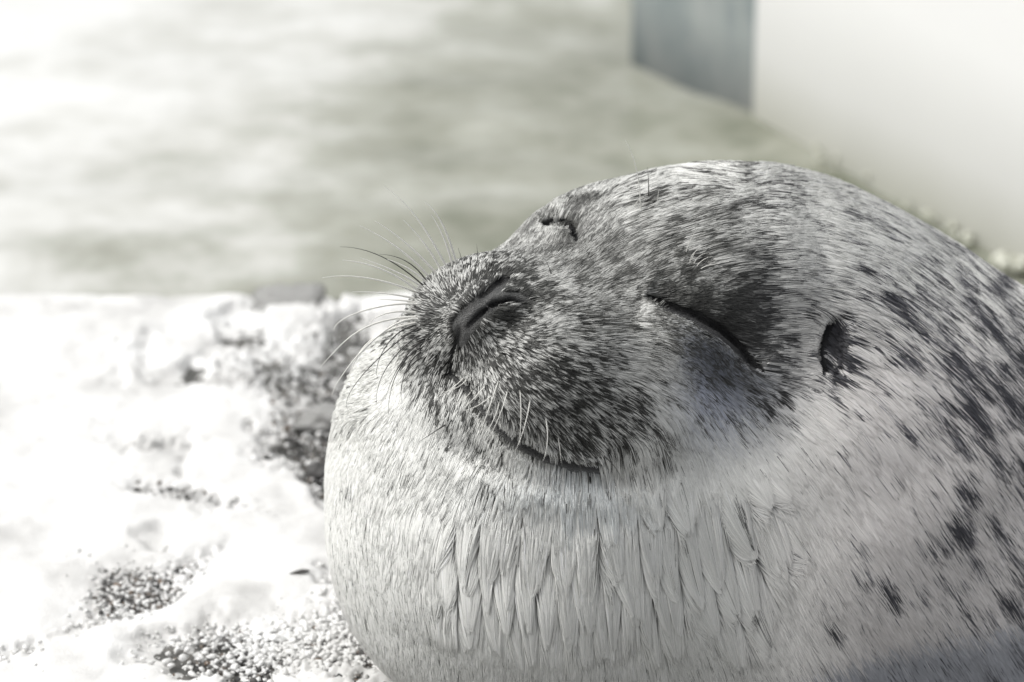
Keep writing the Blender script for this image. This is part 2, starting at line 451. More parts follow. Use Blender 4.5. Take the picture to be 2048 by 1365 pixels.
# ------------------------------------------------------------------ coat: flow, length and colour, traced at places on the head
# photo x, y, flow dx, dy, length, lift, clumping, share of dark hairs
COAT = [
 (850, 600, -0.75, -0.25, 26, 0.55, 0.5, 0.45), (870, 570, -0.5, -0.75, 26, 0.5, 0.5, 0.4), (840, 660, -0.9, 0.25, 26, 0.5, 0.5, 0.45), (850, 715, -.6, .8, 24, .4, .6, .45),
 (905, 560, -.2, -.9, 22, .5, .6, .45), (950, 540, 0.35, -0.9, 22, 0.4, 0.5, 0.5), (890, 640, -0.7, 0.2, 24, 0.5, 0.5, 0.62), (880, 690, -0.5, 0.7, 22, 0.4, 0.5, 0.5),
 (1010, 520, .8, -.5, 24, .25, .3, .40), (1080, 540, 0.95, -0.25, 26, 0.2, 0.3, 0.36), (1060, 480, .6, -.6, 24, .2, .3, .35), (1120, 590, 1, -0.1, 30, 0.25, 0.4, 0.4),
 (1090, 630, .9, -.3, 30, .35, .5, .35), (1000, 640, 0.9, 0.1, 16, 0.4, 0.5, 0.72), (960, 690, 0.5, 0.8, 24, 0.4, 0.6, 0.62), (940, 740, .2, .95, 18, .3, .5, .4),
 (1030, 680, 0.85, 0.4, 28, 0.45, 0.5, 0.5), (1010, 740, 0.7, 0.7, 28, 0.5, 0.5, 0.55), (1080, 740, 0.85, 0.5, 28, 0.5, 0.5, 0.6), (1060, 810, 0.75, 0.65, 28, 0.5, 0.5, 0.54),
 (1130, 800, 0.85, 0.5, 30, 0.5, 0.5, 0.54), (1130, 870, 0.7, 0.7, 28, 0.5, 0.5, 0.57), (1200, 850, 0.8, 0.6, 32, 0.45, 0.5, 0.53), (1180, 910, 0.75, 0.65, 26, 0.4, 0.5, 0.58),
 (1240, 800, .9, .4, 40, .4, .7, .5), (1280, 860, .75, .65, 50, .4, .8, .40), (1310, 820, .75, .6, 60, .35, .8, .18), (1160, 700, .95, .25, 36, .35, .6, .42),
 (1240, 720, .98, .2, 42, .25, .6, .28), (1230, 660, 1, .05, 38, .2, .5, .38), (1300, 680, .98, .2, 36, .15, .4, .35), (1200, 560, 0.95, -0.3, 30, 0.15, 0.3, 0.46),
 (1300, 520, 0.92, -0.38, 34, 0.15, 0.4, 0.48), (1280, 600, 1, 0, 24, 0.1, 0.3, 0.45), (1150, 510, .85, -.45, 28, .2, .3, .35), (1100, 430, .5, -.7, 20, .15, .3, .35),
 (1140, 475, .4, -.6, 18, .15, .3, .5), (1190, 430, .6, -.5, 24, .2, .4, .45), (1200, 370, .7, -.6, 28, .2, .3, .25), (1260, 400, .9, -.2, 36, .25, .6, .35),
 (1290, 440, .9, -.25, 36, .25, .5, .25), (1300, 345, .9, -.3, 40, .25, .4, .25), (1380, 330, 0.95, 0.1, 44, 0.35, 0.5, 0.42), (1450, 350, 0.9, 0.2, 46, 0.35, 0.6, 0.4),
 (1400, 420, 0.93, -0.3, 46, 0.2, 0.5, 0.44), (1520, 345, 0.9, -0.1, 50, 0.5, 0.6, 0.3), (1480, 420, 0.97, -0.15, 55, 0.2, 0.5, 0.38), (1390, 500, 0.95, -0.25, 40, 0.2, 0.5, 0.46),
 (1350, 560, 0.97, -0.15, 26, 0.1, 0.3, 0.48), (1430, 580, 0.95, -0.1, 26, 0.1, 0.4, 0.5), (1450, 530, 0.97, -0.2, 44, 0.2, 0.5, 0.44), (1500, 650, 0.9, 0.25, 26, 0.12, 0.4, 0.75),
 (1450, 620, 0.9, 0.2, 20, 0.08, 0.3, 0.97), (1380, 605, .95, .1, 18, .06, .3, .9), (1330, 640, 0.9, 0.35, 14, 0.06, 0.3, 0.45), (1400, 670, 0.8, 0.55, 14, 0.05, 0.3, 0.42),  # dark share above the slit carries the upper lid's shade
 (1460, 720, 0.65, 0.75, 14, 0.05, 0.3, 0.42), (1370, 710, 0.85, 0.5, 14, 0.05, 0.3, 0.34), (1400, 755, 0.75, 0.65, 14, 0.05, 0.3, 0.28), (1340, 770, .85, .5, 36, .1, .5, .2),
 (1440, 790, .7, .7, 40, .1, .5, .22), (1500, 760, .85, .5, 36, .15, .6, .4), (1540, 720, 0.98, 0.1, 34, 0.2, 0.6, 0.5), (1530, 660, .98, -.05, 40, .2, .6, .35),
 (1560, 600, 1, -.08, 55, .2, .7, .22), (1570, 520, 1, -.05, 60, .2, .6, .2), (1580, 440, 1, .05, 60, .2, .5, .22), (1580, 360, 0.97, 0.1, 60, 0.4, 0.4, 0.2),
 (1640, 560, .98, .15, 60, .2, .7, .16), (1600, 680, 1, .02, 44, .15, .6, .16), (1600, 740, .97, .2, 44, .15, .6, .18), (1625, 700, 1, .05, 34, .1, .5, .3),
 (1668, 690, 0.6, 0.7, 16, 0.2, 0.2, 1), (1672, 655, 0.6, 0.7, 16, 0.2, 0.2, 1), (1665, 735, 0.6, 0.7, 16, 0.2, 0.2, 0.7), (1700, 690, .9, .45, 50, .2, .7, .12),
 (1690, 620, .95, .25, 55, .2, .7, .12), (1690, 760, .85, .55, 55, .2, .7, .12), (1700, 420, .93, .3, 62, .2, .5, .25), (1700, 500, .93, .32, 62, .2, .6, .25),
 (1760, 580, 0.85, 0.5, 62, 0.2, 0.7, 0.28), (1800, 480, 0.85, 0.45, 62, 0.2, 0.5, 0.32), (1850, 560, 0.8, 0.58, 62, 0.2, 0.6, 0.36), (1920, 560, 0.75, 0.62, 60, 0.2, 0.6, 0.4),
 (1990, 620, 0.72, 0.68, 60, 0.2, 0.6, 0.42), (1850, 680, 0.75, 0.65, 62, 0.2, 0.7, 0.32), (1950, 720, 0.7, 0.7, 60, 0.2, 0.6, 0.4), (2040, 720, 0.68, 0.72, 60, 0.2, 0.6, 0.42),
 (1800, 760, .75, .65, 66, .22, .8, .16), (1900, 820, 0.66, 0.74, 60, 0.2, 0.7, 0.3), (2000, 850, 0.62, 0.78, 60, 0.15, 0.5, 0.34), (1760, 860, .66, .75, 70, .2, .8, .08),
 (1850, 950, 0.6, 0.8, 60, 0.15, 0.5, 0.08), (1980, 980, 0.58, 0.8, 60, 0.12, 0.4, 0.26), (2040, 1100, 0.58, 0.8, 60, 0.12, 0.4, 0.26), (1700, 960, .6, .8, 70, .15, .7, .04),
 (1900, 1100, 0.57, 0.82, 60, 0.12, 0.4, 0.1), (1750, 1080, .57, .82, 60, .12, .4, .08), (1600, 820, 0.78, 0.62, 66, 0.18, 0.8, 0.08), (1500, 860, .65, .75, 60, .12, .6, .08),
 (1420, 860, .55, .83, 55, .1, .5, .06), (1350, 870, .45, .85, 60, .15, .7, .08), (1600, 950, 0.6, 0.8, 70, 0.15, 0.8, 0.04), (1500, 960, 0.5, 0.86, 100, 0.12, 0.92, 0.03),
 (1400, 960, 0.32, 0.94, 120, 0.12, 0.9, 0.03), (1300, 930, 0.22, 0.97, 130, 0.12, 0.95, 0.03), (1230, 960, 0.08, 1, 135, 0.12, 0.95, 0.04), (1150, 970, 0, 1, 120, 0.12, 0.9, 0.12),
 (1070, 950, -.2, .97, 70, .12, .8, .18), (1000, 900, -.25, .95, 44, .15, .7, .30), (950, 850, -0.3, 0.9, 36, 0.15, 0.6, 0.32), (900, 800, -0.35, 0.9, 30, 0.15, 0.6, 0.4),
 (870, 770, -0.25, 0.95, 24, 0.15, 0.5, 0.5), (850, 850, -.35, .92, 46, .15, .6, .08), (930, 920, -0.45, 0.88, 70, 0.15, 0.76, 0.06), (800, 760, -.45, .8, 46, .2, .6, .05),
 (760, 740, -0.7, 0.5, 34, 0.66, 0.72, 0.05), (710, 800, -0.75, 0.5, 36, 0.66, 0.72, 0.05), (700, 900, -.35, .9, 50, .12, .5, .06), (680, 1000, -.1, 1, 50, .1, .4, .08),
 (760, 950, -.35, .92, 60, .12, .6, .06), (850, 1000, -0.4, 0.9, 100, 0.12, 0.82, 0.05), (700, 1120, .1, 1, 55, .1, .4, .08), (800, 1120, -0.08, 1, 70, 0.1, 0.72, 0.06),
 (950, 1050, -0.25, 0.97, 135, 0.12, 0.95, 0.05), (1050, 1080, -0.1, 1, 150, 0.12, 0.95, 0.04), (1180, 1080, 0.04, 1, 155, 0.12, 0.95, 0.03), (1300, 1080, 0.1, 0.99, 155, 0.12, 0.95, 0.03),
 (1420, 1080, 0.3, 0.95, 135, 0.12, 0.9, 0.03), (1530, 1080, 0.46, 0.88, 100, 0.12, 0.92, 0.04), (1640, 1100, .53, .85, 64, .12, .5, .05), (900, 1180, -0.02, 1, 105, 0.1, 0.92, 0.06),
 (1050, 1200, 0.04, 1, 120, 0.1, 0.9, 0.04), (1180, 1220, 0.06, 1, 120, 0.1, 0.9, 0.03), (1320, 1200, 0.14, 0.98, 120, 0.1, 0.9, 0.03), (1450, 1200, 0.34, 0.93, 90, 0.1, 0.9, 0.05),
 (760, 1240, .2, .97, 55, .1, .4, .08), (850, 1310, .12, .99, 60, .1, .4, .08), (1000, 1330, .08, 1, 60, .1, .4, .06), (1200, 1330, .12, .99, 60, .1, .4, .05),
 (1400, 1310, .35, .93, 60, .1, .4, .06), (1580, 1230, .5, .86, 60, .1, .4, .06), (1750, 1220, .55, .83, 60, .1, .4, .08), (1900, 1230, .56, .82, 60, .1, .4, .14),
 (925, 600, -.7, -.6, 13, .35, .4, .72), (985, 545, .4, -.9, 13, .3, .4, .7), (1040, 570, .9, -.3, 18, .25, .4, .7), (1075, 605, 1, 0, 22, .25, .4, .6), (985, 640, .8, .5, 15, .3, .4, .72), (945, 660, .5, .8, 14, .3, .4, .7),
 (1160, 958, 0, 1, 70, .12, .8, .05), (1215, 950, .1, 1, 80, .12, .8, .05), (1100, 945, -.1, 1, 50, .12, .6, .14), (1040, 915, -.15, 1, 40, .12, .6, .2), (1250, 930, .2, .97, 80, .12, .8, .05),
 (1600, 1340, .5, .86, 60, .1, .4, .10), (1800, 1330, .55, .83, 60, .1, .4, .12), (2000, 1320, .56, .82, 60, .1, .4, .16), (2150, 900, 0.6, 0.8, 60, 0.12, 0.4, 0.28), (2150, 1250, .57, .82, 60, .12, .4, .3),
]
COAT = np.array(COAT, float)
sleek = (COAT[:, 0] > 1180) & (COAT[:, 4] > 26) & (COAT[:, 4] < 95)
COAT[sleek, 4] *= 1.4            # longer combed strands on cheek, crown and neck
COAT[:, 2:4] /= np.linalg.norm(COAT[:, 2:4], axis=1, keepdims=True)

# dark markings: x, y, half length along the hair, half width, strength
SPOTS = np.array([
 (1885, 1015, 46, 32, .8), (1745, 1140, 34, 20, .9), (1690, 1108, 30, 18, .6), (1895, 940, 36, 20, .9), (1880, 850, 34, 22, .7), (1452, 972, 20, 12, .9), (1640, 1222, 26, 13, .7),
 (1985, 1165, 36, 22, .9), (1745, 585, 44, 20, 1), (1800, 560, 30, 14, .7), (1690, 530, 40, 10, .6), (1870, 690, 60, 26, .9), (1915, 800, 56, 26, 1), (1960, 885, 36, 20, .8), (1480, 1165, 32, 20, .55),
 (705, 950, 24, 12, .5), (745, 1015, 22, 10, .35), (690, 1085, 20, 10, .3), (830, 1130, 24, 10, .3), (860, 1195, 20, 14, .4), (930, 1310, 22, 14, .35), (810, 1060, 26, 12, .3), (760, 1180, 24, 10, .3),
 (1840, 770, 36, 16, .7), (1830, 620, 46, 14, .7), (1930, 610, 50, 22, .8), (2010, 690, 56, 26, .9), (2035, 800, 50, 26, .9), (1985, 770, 50, 20, .8), (1940, 720, 50, 18, .8), (2030, 920, 40, 24, .8),
 (2040, 1020, 40, 22, .7), (1955, 1000, 34, 18, .6), (1920, 1090, 34, 18, .6), (1860, 1130, 30, 16, .5), (2015, 1260, 40, 20, .6), (1685, 1050, 30, 12, .5), (1990, 1070, 36, 18, .6), (1850, 1230, 26, 14, .35),
 (1960, 1320, 40, 18, .5), (1900, 760, 40, 18, .7), (1820, 860, 30, 14, .5), (1790, 500, 40, 14, .6), (1880, 530, 46, 16, .7), (1950, 545, 40, 20, .7), (1660, 470, 44, 10, .5), (1720, 440, 44, 12, .5), (1460, 345, 40, 16, .6),
 (1510, 380, 40, 12, .5), (1400, 395, 36, 14, .5), (1420, 450, 40, 12, .5), (1490, 480, 50, 12, .4), (1700, 600, 34, 10, .5), (1760, 680, 34, 10, .4), (1590, 500, 46, 9, .4), (1320, 470, 34, 10, .4),
 (1290, 402, 24, 14, .8), (1040, 1290, 24, 14, .25), (1800, 1060, 24, 12, .3), (1940, 1180, 30, 16, .5), (2030, 1150, 34, 18, .6), (1470, 1330, 26, 10, .4), (1550, 1320, 26, 10, .3), (1330, 1335, 20, 9, .3),
 (1740, 790, 34, 10, .35), (1690, 830, 30, 8, .3), (1780, 940, 26, 10, .25), (1640, 900, 26, 7, .2), (1870, 1290, 30, 14, .4), (1780, 1290, 26, 12, .3), (1700, 1300, 26, 12, .25),
])

_sp = []
while len(_sp) < 520:
    x_, y_ = rng.uniform(1640, 2900), rng.uniform(360, 1200)
    if rng.random() < np.clip((x_ - 1600 + .25 * (900 - y_)) / 420, .05, 1) * (1.0 if y_ < 900 else .45):
        _sp.append((x_, y_, rng.uniform(14, 34), rng.uniform(5, 11), rng.uniform(.5, .95)))
for r_ in range(6):
    for c_ in range(8):
        x_, y_ = 1005 + c_ * 34 + r_ * 6 + rng.normal(0, 4), 672 + r_ * 38 + c_ * 13 + rng.normal(0, 4)
        if ((x_ - 1115) / 165) ** 2 + ((y_ - 780) / 125) ** 2 < 1:
            _sp.append((x_, y_, 9, 6, 1.0))
SPOTS = np.concatenate([SPOTS, np.array(_sp)])

def _coat_at(q, sharp=4.0):
    out = np.zeros((len(q), 6))
    for i in range(0, len(q), 30000):
        qq = q[i:i + 30000]
        d2 = ((qq[:, None, :] - COAT[None, :, :2]) ** 2).sum(-1) + 120.0
        w = d2 ** (-sharp / 2)
        out[i:i + 30000] = (w @ COAT[:, 2:8]) / w.sum(1, keepdims=True)
    return out
CX, CY = np.arange(520, 2221, 7.0), np.arange(240, 1461, 7.0)
_gx2, _gy2 = np.meshgrid(CX, CY, indexing='ij')
COAT_MAP = _coat_at(np.stack([_gx2.ravel(), _gy2.ravel()], -1)).reshape(len(CX), len(CY), 6)
def coat(q, cols):
    """blend the traced values at photo positions q"""
    x = np.clip((q[:, 0] - CX[0]) / 7.0, 0, len(CX) - 1.001); y = np.clip((q[:, 1] - CY[0]) / 7.0, 0, len(CY) - 1.001)
    i = x.astype(int); j = y.astype(int); a = (x - i)[:, None]; b = (y - j)[:, None]
    M = COAT_MAP[..., [c - 2 for c in cols]]
    return (M[i, j] * (1 - b) + M[i, j + 1] * b) * (1 - a) + (M[i + 1, j] * (1 - b) + M[i + 1, j + 1] * b) * a

def flow_dir(q, n):
    f = coat(q, [2, 3])
    f /= np.linalg.norm(f, axis=1, keepdims=True) + 1e-9
    nz = np.maximum(n[:, 2], 0.22)
    tz = np.clip(-(f[:, 0] * n[:, 0] - f[:, 1] * n[:, 1]) / nz, -1.6, 1.6)
    t = np.stack([f[:, 0], -f[:, 1], tz], -1)
    t -= n * (t * n).sum(-1, keepdims=True)
    return t / (np.linalg.norm(t, axis=-1, keepdims=True) + 1e-9), f

_lat = rng.random((64, 64, 64))
def vnoise(p):
    i = np.floor(p).astype(int); f = p - i
    f = f * f * (3 - 2 * f)
    r = 0
    for a in (0, 1):
        for b in (0, 1):
            for c in (0, 1):
                w = (f[:, 0] if a else 1 - f[:, 0]) * (f[:, 1] if b else 1 - f[:, 1]) * (f[:, 2] if c else 1 - f[:, 2])
                r = r + w * _lat[(i[:, 0] + a) % 64, (i[:, 1] + b) % 64, (i[:, 2] + c) % 64]
    return r
def fbm(p, o=4):
    r = 0; a = 0.5; t = 0
    for k in range(o):
        r = r + a * vnoise(p * 2 ** k + 11.3 * k); t += a; a *= .5
    return r / t

def in_poly(q, poly_):
    x, y = q[:, 0], q[:, 1]
    ins = np.zeros(len(q), bool)
    P_ = np.asarray(poly_, float); j = len(P_) - 1
    for i in range(len(P_)):
        xi, yi = P_[i]; xj, yj = P_[j]
        c = ((yi > y) != (yj > y)) & (x < (xj - xi) * (y - yi) / (yj - yi + 1e-9) + xi)
        ins ^= c; j = i
    return ins

NOSE = [(904, 654), (911, 637), (934, 614), (962, 590), (984, 570), (1006, 553), (1018, 558), (1012, 572), (1002, 585), (1034, 585), (1056, 598), (1058, 611), (1024, 609), (992, 617), (964, 638), (944, 662), (930, 690), (920, 692), (911, 674)]
CLEFT = [(918, 660), (912, 685), (908, 705), (903, 735)]
def _spots_at(q, f):
    d = np.zeros(len(q))
    for (x, y, a, b, s_) in SPOTS * np.array([1, 1, .98, .88, 1]):
        e = q - np.array([x, y])
        m = (np.abs(e) < 3.0 * max(a, b)).all(1)
        if m.any():
            u = (e[m] * f[m]).sum(1) / a
            v = (e[m, 0] * f[m, 1] - e[m, 1] * f[m, 0]) / b
            d[m] = np.maximum(d[m], s_ * np.exp(-(u * u + v * v) ** 1.3 * 0.8))
    return d

SX, SY = np.arange(560, 2960, 5.0), np.arange(280, 1440, 5.0)
_a, _b = np.meshgrid(SX, SY, indexing='ij')
_q = np.stack([_a.ravel(), _b.ravel()], -1)
_f = coat(_q, [2, 3]); _f /= np.linalg.norm(_f, axis=1, keepdims=True) + 1e-9
SPOT_MAP = _spots_at(_q, _f).reshape(len(SX), len(SY))
def spot_dark(q, f=None):
    x = np.clip((q[:, 0] - SX[0]) / 5, 0, len(SX) - 1.001); y = np.clip((q[:, 1] - SY[0]) / 5, 0, len(SY) - 1.001)
    i = x.astype(int); j = y.astype(int); a = x - i; b = y - j
    return (SPOT_MAP[i, j] * (1 - b) + SPOT_MAP[i, j + 1] * b) * (1 - a) + (SPOT_MAP[i + 1, j] * (1 - b) + SPOT_MAP[i + 1, j + 1] * b) * a

def flank_band(q):
    """the darker blue-grey band low on the flank: its ragged upper edge"""
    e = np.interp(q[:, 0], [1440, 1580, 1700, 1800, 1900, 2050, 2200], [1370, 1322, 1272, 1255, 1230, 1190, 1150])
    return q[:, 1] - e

def light_colour(q):
    """colour of the pale hairs"""
    n = len(q)
    warm = smoothstep(1350, 1750, q[:, 0]) * smoothstep(450, 800, q[:, 1])
    c = np.array([.75, .75, .72])[None] * np.ones((n, 1))
    c = c + warm[:, None] * (np.array([.67, .645, .63]) - np.array([.75, .75, .72]))
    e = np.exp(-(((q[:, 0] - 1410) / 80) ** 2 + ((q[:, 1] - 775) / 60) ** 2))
    c = c + e[:, None] * (np.array([.50, .53, .63]) - c)  # bluish sheen below the near eye painted in, here and on the lid
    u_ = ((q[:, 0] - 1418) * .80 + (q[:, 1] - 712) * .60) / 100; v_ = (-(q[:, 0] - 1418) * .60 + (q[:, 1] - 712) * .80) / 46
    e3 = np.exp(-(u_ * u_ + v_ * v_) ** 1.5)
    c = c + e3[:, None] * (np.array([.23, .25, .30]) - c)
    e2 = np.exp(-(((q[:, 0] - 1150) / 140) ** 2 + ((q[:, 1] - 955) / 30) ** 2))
    c = c + .5 * e2[:, None] * (np.array([.45, .50, .53]) - c)  # bluish shade under the jaw painted into the pale hairs
    m = smoothstep(-14, 20, flank_band(q))  # pale hairs turn darker and blue-grey below the flank band's edge
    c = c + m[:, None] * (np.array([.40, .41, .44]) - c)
    return c

def dark_colour(q):
    cool = smoothstep(1350, 1800, q[:, 0])
    a, b = np.array([.030, .030, .027]), np.array([.040, .040, .047])
    return a + cool[:, None] * (b - a)

# ------------------------------------------------------------------ skin under the hair
qv = proj(SV)
_, fv = flow_dir(qv, SN)
dk = np.clip(coat(qv, [7])[:, 0] * .9 + spot_dark(qv, fv), 0, 1)
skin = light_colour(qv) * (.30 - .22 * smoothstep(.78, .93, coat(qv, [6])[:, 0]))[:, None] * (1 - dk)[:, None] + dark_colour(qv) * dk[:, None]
dry = smoothstep(2150, 2400, qv[:, 0])[:, None]
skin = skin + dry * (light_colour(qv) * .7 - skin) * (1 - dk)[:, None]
nose_m = in_poly(qv, NOSE)
skin[nose_m] = (.085, .085, .083)
dr, _ = curve2d(qv, RIDGE)
skin += (nose_m * np.exp(-(dr / 8) ** 2))[:, None] * (np.array([.17, .17, .165]) - skin)
for c_, w_ in ((NOSTRIL_N, 5), (NOSTRIL_F, 6), (EAR, 10), (CLEFT, 5)):
    dn, _ = curve2d(qv, c_)
    skin += (np.exp(-(dn / w_) ** 2) * (SV[:, 2] > -300))[:, None] * (np.array([.010, .010, .011]) - skin)  # recess shade put into the skin colour: nostrils, ear slot, nose groove
db, _ = curve2d(qv, EARBOWL)
skin += (np.exp(-(db / 22) ** 2) * (SV[:, 2] > -300))[:, None] * (np.array([.055, .055, .057]) - skin)
dm, tm = curve2d(qv, MOUTH)
rim = np.exp(-((dm + 14) / 6) ** 2) * (SV[:, 2] > -300) * (tm > .05) * (tm < .9)
skin += rim[:, None] * (np.array([.20, .20, .195]) - skin)
lip = np.exp(-(dm / 10) ** 2) * (np.abs(dm) < 60) * (SV[:, 2] > -300)
skin += lip[:, None] * (np.array([.06, .06, .06]) - skin)
de, _ = curve2d(qv, EYE_N)
eye_l = np.where(de < 0, np.exp(-(de / 17) ** 2), np.exp(-(de / 9) ** 2))  # shade above the eye slit painted almost black into the skin
lidm = np.exp(-((de - 12) / 9) ** 2) * (SV[:, 2] > -300)
skin += lidm[:, None] * (np.array([.075, .075, .078]) - skin)
de2, _ = curve2d(qv, EYE_F)
eye_l = np.maximum(eye_l, np.exp(-(de2 / 8) ** 2))
skin += eye_l[:, None] * (np.array([.012, .012, .013]) - skin)
attr = seal_mesh.attributes.new("tone", 'FLOAT_COLOR', 'POINT')
attr.data.foreach_set("color", np.concatenate([skin, np.ones((len(skin), 1))], 1).astype(np.float32).ravel())
attr = seal_mesh.attributes.new("bare", 'FLOAT', 'POINT')
attr.data.foreach_set("value", np.maximum(nose_m * 1.0, lip).astype(np.float32))

m, t, b = material("seal_skin")
a = node(t, "ShaderNodeAttribute", attribute_name="tone")
t.links.new(a.outputs["Color"], b.inputs["Base Color"])
a2 = node(t, "ShaderNodeAttribute", attribute_name="bare")
r = ramp(t, a2.outputs["Fac"], [(0, .8), (1, .38)])
t.links.new(r.outputs[0], b.inputs["Roughness"])
vo = node(t, "ShaderNodeTexNoise", Scale=520.0, Detail=5.0)
bp = node(t, "ShaderNodeBump", Strength=1.0, Distance=.0022)
t.links.new(vo.outputs["Fac"], bp.inputs["Height"]); t.links.new(bp.outputs[0], b.inputs["Normal"])
seal_mesh.materials.append(m)
seal["label"] = "plump spotted grey seal sleeping with eyes shut and head raised on the snowy ledge"
seal["category"] = "seal"

# ------------------------------------------------------------------ fur
def sample_roots(n):
    tri = np.concatenate([SQ[:, [0, 1, 2]], SQ[:, [0, 2, 3]]])
    A, B_, C_ = SV[tri[:, 0]], SV[tri[:, 1]], SV[tri[:, 2]]
    cr = np.cross(B_ - A, C_ - A)
    area = np.linalg.norm(cr, axis=1) * .5
    cen = (A + B_ + C_) / 3
    q = proj(cen)
    view = np.array([0, 0, CD]) - cen
    view /= np.linalg.norm(view, axis=1, keepdims=True)
    fac = (SN[tri].mean(1) * view).sum(1)
    vis = (fac > -.45) & (q[:, 0] > 560) & (q[:, 0] < 3000) & (q[:, 1] > 270) & (q[:, 1] < 1600)
    face = smoothstep(1700, 1500, q[:, 0]) * smoothstep(1000, 880, q[:, 1])
    w = area * vis * (0.75 + 1.0 * face) * np.where(fac < .05, .5, 1) * np.where((q[:, 0] > 2120) | (q[:, 1] > 1430), .30, 1)
    c = np.cumsum(w); c /= c[-1]
    k = np.searchsorted(c, rng.random(n))
    r1 = np.sqrt(rng.random(n)); r2 = rng.random(n)
    P = A[k] * (1 - r1)[:, None] + B_[k] * (r1 * (1 - r2))[:, None] + C_[k] * (r1 * r2)[:, None]
    N = SN[tri[k, 0]] * (1 - r1)[:, None] + SN[tri[k, 1]] * (r1 * (1 - r2))[:, None] + SN[tri[k, 2]] * (r1 * r2)[:, None]
    return P, N / np.linalg.norm(N, axis=1, keepdims=True)

def grow(P, N, L, lift, K, jit, high):
    """march hairs over the skin along the flow: (n, K, 3)"""
    n = len(P)
    out = np.zeros((n, K, 3)); out[:, 0] = P - N * 1.0
    p = P.copy(); nn = N.copy()
    ja = rng.normal(0, 1, n) * jit
    for k in range(1, K):
        q = proj(p)
        t_, _ = flow_dir(q, nn)
        s_ = np.cross(nn, t_)
        t_ = t_ + s_ * ja[:, None]
        ds = (L / (K - 1))[:, None]
        s = k / (K - 1)
        lf = lift * (1 - .75 * s)
        p = p + t_ * ds * np.sqrt(1 - np.minimum(lf, .9) ** 2)[:, None] + nn * ds * lf[:, None]
        h = field(p)
        tgt = 1.2 + high * s
        p = p + nn * np.clip(tgt - h, 0, 30)[:, None]      # never under the skin
        if k < K - 1:
            eps = 4.0
            g = np.stack([field(p + np.eye(3)[i] * eps) - h for i in range(3)], -1)
            nn = g / (np.linalg.norm(g, axis=1, keepdims=True) + 1e-9)
            far = np.clip(h - tgt - 10 * lift - 70 * np.clip(lift - .6, 0, 1), 0, 20)
            p = p - nn * (far * .8)[:, None]
        out[:, k] = p
    return out

def nearest(P, C_):
    """index of the nearest of C_ for each P"""
    from mathutils import kdtree
    kd = kdtree.KDTree(len(C_))
    for i, c in enumerate(C_):
        kd.insert(c, i)
    kd.balance()
    return np.array([kd.find(p)[1] for p in P])

N_HAIR = 300000
K = 6
P0, N0 = sample_roots(N_HAIR)
q0 = proj(P0)
front = P0[:, 2] > -300
keep = ~in_poly(q0, NOSE)
for c_, w_ in ((MOUTH, 8), (EYE_N, 4.5), (EYE_F, 5), (EAR, 4), (NOSTRIL_N, 8), (CLEFT, 4)):
    d_, t_ = curve2d(q0, c_)
    keep &= ~((np.abs(d_) < w_) & front)
    if c_ is EYE_N:
        w_ = np.sqrt(np.clip(np.sin(np.pi * np.clip(t_, 0, 1)), 0, 1))
        keep &= ~((d_ > -12 * w_) & (d_ < 14 * w_) & front)
    if c_ is MOUTH:
        keep &= ~((d_ < 0) & (d_ > -17 * np.sqrt(np.sin(np.pi * np.clip(t_, 0, 1)))) & front)
P0, N0, q0, front = P0[keep], N0[keep], q0[keep], front[keep]
n = len(P0)
Ln, lift, clump, darkf = coat(q0, [4, 5, 6, 7]).T
Ln = Ln * (1 + (rng.uniform(.7, 1.15, n) - 1) * (1 - .7 * smoothstep(.78, .93, clump)))
t0_, f0 = flow_dir(q0, N0)
# hairs stop short of the eye slits, the lips, the ear and the nose
for c_ in (MOUTH, EYE_N, EYE_F, EAR, NOSTRIL_N):
    d_, tt_ = curve2d(q0, c_)
    sg_ = np.where(np.abs(d_) < 130)[0]
    d2_, t2_ = curve2d(q0[sg_] + f0[sg_] * Ln[sg_, None] * 1.05, c_)
    cross = (np.sign(d2_) != np.sign(d_[sg_])) & (((t2_ > .01) & (t2_ < .99)) | ((tt_[sg_] > .01) & (tt_[sg_] < .99))) & front[sg_]
    fac = np.abs(d_[sg_]) / (np.abs(d_[sg_]) + np.abs(d2_) + 1e-6)
    Ln[sg_[cross]] *= np.clip(fac[cross] * .95, .12, 1)
sd = spot_dark(q0 + rng.normal(0, 5, q0.shape), f0)
tick("hair roots")
hair = grow(P0, N0, Ln, lift * rng.uniform(.6, 1.3, n), K, .06 - .025 * smoothstep(.78, .93, clump), 3 + 4.5 * smoothstep(.78, .93, clump))
tick("hair grown")

